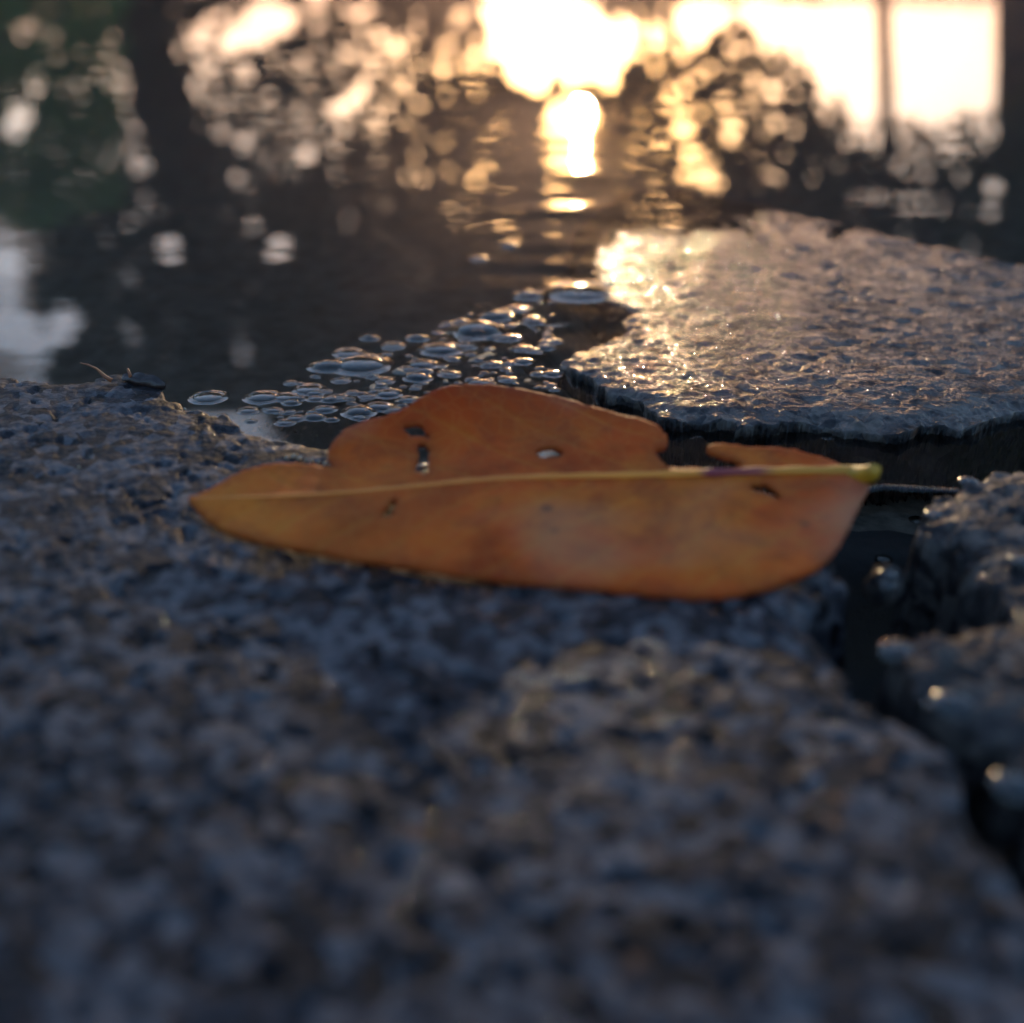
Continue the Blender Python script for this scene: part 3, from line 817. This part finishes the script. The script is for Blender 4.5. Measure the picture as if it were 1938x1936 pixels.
def tree(name, label, D, trunk_px, wpx, crown, n, size, limbs=5, group='trees beyond the puddle'):
    base = ray_at(trunk_px[0][0], -150, D); base.z = -0.02
    root = empty(name, base); tag(root, label, 'tree', group)
    path = [Vector((0, 0, 0))] ; rad = [wpx[0] / F_ * D * 0.62]
    for (x, y), w in zip(trunk_px, wpx):
        path.append(ray_at(x, y, D) - base); rad.append(w / F_ * D * 0.5)
    tr = tube_obj('trunk', path, rad, M['bark'], root, 16, 0.05)
    for k in range(limbs):
        i = random.randrange(max(1, len(path) // 2), len(path))
        p = path[i]; L = rad[i] * random.uniform(6, 12)
        dv = Vector((random.uniform(-1, 1), random.uniform(-.4, .6), random.uniform(.2, .9))).normalized()
        tube_obj('limb', [p, p + dv * L * .4 + Vector((0, 0, .03 * L)), p + dv * L + Vector((0, 0, L * .2))], [rad[i] * .35, rad[i] * .24, rad[i] * .1], M['bark'], root, 8, 0.05)
    x0, x1, y0, y1 = crown
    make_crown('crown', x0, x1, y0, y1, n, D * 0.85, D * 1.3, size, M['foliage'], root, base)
    return root

T = [
 ('pine_tree' if False else 'leaning_tree', 'tree with a thick dark trunk that bends as it rises, nearest the green shrub', 9.0,
  [(258, -60), (262, 20), (272, 80), (300, 150), (325, 230), (345, 300), (372, 380), (388, 470), (392, 600), (400, 720)], [100, 94, 90, 92, 92, 90, 88, 96, 100, 90],
  (60, 640, -20, 780), 15000*3, 0.055),
 ('broad_tree', 'bushy dark tree standing between the bent trunk and the low sun', 12.0,
  [(800, -60), (805, 60), (812, 200), (820, 400), (815, 600)], [22, 20, 18, 16, 12], (500, 1060, -60, 920), 15000*6, 0.06),
 ('broad_tree', 'tree with sparse lower leaves just past the low sun', 11.0,
  [(1215, -60), (1222, 50), (1235, 200), (1240, 420)], [16, 14, 12, 10], (1000, 1600, -60, 980), 14000*6, 0.055),
 ('broad_tree', 'tall tree with a thin straight trunk seen against the white sky', 14.0,
  [(1672, -60), (1674, 60), (1677, 160), (1679, 300), (1680, 500)], [32, 28, 28, 26, 20], (1380, 1960, 215, 1000), 15000*6, 0.06),
 ('broad_tree', 'tree with the thick straight trunk to the right of the white sky', 8.0,
  [(1960, -60), (1955, 60), (1950, 200), (1960, 350), (1950, 600)], [110, 108, 106, 110, 100], (1780, 2700, 120, 960), 13000*3, 0.05),
 ('broad_tree', 'tree farthest to the left with a ragged gap toward pale sky', 15.0,
  [(-160, -60), (-150, 200), (-140, 500)], [60, 55, 40], (-600, 170, -20, 720), 11000*3, 0.065),
]
for nm, lab, D, tp, wp, cr, n, s in T:
    tree(nm, lab, D, tp, wp, cr, n, s)
b0 = ray_at(70, -150, 7.0); b0.z = -0.02
rt = empty('shrub', b0); tag(rt, 'bright green leafy shrub in front of the bent trunk', 'shrub')
make_crown('foliage', -260, 240, -150, 420, 16000, 6.6, 7.6, 0.04, M['foliage_green'], rt, b0)
tube_obj('stem', [(0, 0, 0), (0.05, 0, .4), (0.02, .05, .8)], [.03, .02, .01], M['bark'], rt, 8)
hb = Vector((0, 24, -0.02))
hd = empty('hedge', hb); tag(hd, 'long low clipped hedge far behind the trees', 'hedge')
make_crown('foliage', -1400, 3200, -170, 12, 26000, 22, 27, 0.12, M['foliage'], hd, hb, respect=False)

# ------------------------------------------------------------------ haze added in place of lens flare around the sun
def build_flare_haze():
    L = 760.0; z0, z1 = -1.4, 9.0
    V = [(-L, -L, z0), (L, -L, z0), (L, L, z0), (-L, L, z0), (-L, -L, z1), (L, -L, z1), (L, L, z1), (-L, L, z1)]
    Fc = [(0, 3, 2, 1), (4, 5, 6, 7), (0, 1, 5, 4), (1, 2, 6, 5), (2, 3, 7, 6), (3, 0, 4, 7)]
    t = NT('haze')
    v = t.add('ShaderNodeVolumePrincipled'); v.inputs['Color'].default_value = (1.0, 0.78, 0.86, 1)
    v.inputs['Density'].default_value = 0.017; v.inputs['Anisotropy'].default_value = 0.75
    t.link(v.outputs[0], t.out.inputs['Volume'])
    o = from_py('haze', V, Fc, t.m, None, False)
    tag(o, 'thin pinkish haze added for the lens glow around the sun', 'haze', kind='stuff')
build_flare_haze()

# ------------------------------------------------------------------ pale quartz grains on the stone rim that catch the sun
qm = NT('quartz_grain')
qb = qm.add('ShaderNodeBsdfPrincipled'); qb.inputs['Roughness'].default_value = 0.22
qm.link(qm.ramp(qm.noise(900, 2), [(0.4, (0.32, 0.22, 0.13)), (0.6, (0.6, 0.48, 0.34))]), qb.inputs['Base Color'])
qb.inputs['Transmission Weight'].default_value = 0.3
qm.link(qb.outputs[0], qm.out.inputs[0])
def grain_mesh():
    V, Fc = [], []; nu, nv = 9, 6
    for i in range(nv + 1):
        for j in range(nu):
            a = 2 * math.pi * j / nu; b = math.pi * i / nv; k = random.uniform(0.82, 1.15)
            V.append((math.sin(b) * math.cos(a) * k, math.sin(b) * math.sin(a) * 0.8 * k, math.cos(b) * 0.7 * k))
    for i in range(nv):
        for j in range(nu): Fc.append((i * nu + j, (i + 1) * nu + j, (i + 1) * nu + (j + 1) % nu, i * nu + (j + 1) % nu))
    me = bpy.data.meshes.new('sand_grain'); me.from_pydata(V, [], Fc); me.materials.append(qm.m)
    return me
gms = [grain_mesh() for _ in range(4)]
GR = [(543, 868), (556, 866), (568, 869), (580, 872), (592, 874), (604, 877), (616, 880), (478, 790), (492, 812), (505, 806), (350, 776), (366, 778), (150, 886), (345, 768), (535, 815), (560, 818), (600, 826)]
for i, (x, y) in enumerate(GR):
    c = rest(x, y); r = random.uniform(0.00010, 0.00019)
    o = bpy.data.objects.new('sand_grain', gms[i % 4]); C.objects.link(o)
    o.location = c + Vector((0, 0, r * 0.4)); o.scale = (r, r, r); o.rotation_euler = (random.uniform(0, 3), random.uniform(0, 3), random.uniform(0, 3))
    tag(o, 'pale sand grain on the near stone rim behind the leaf tip', 'sand grain', 'pale sand grains on the near stone rim')

for nm, x, y in (('seed_husk', 272, 726), ('plant_fibre', 203, 726)):
    o = bpy.data.objects[nm]; o.location = rest(x, y)
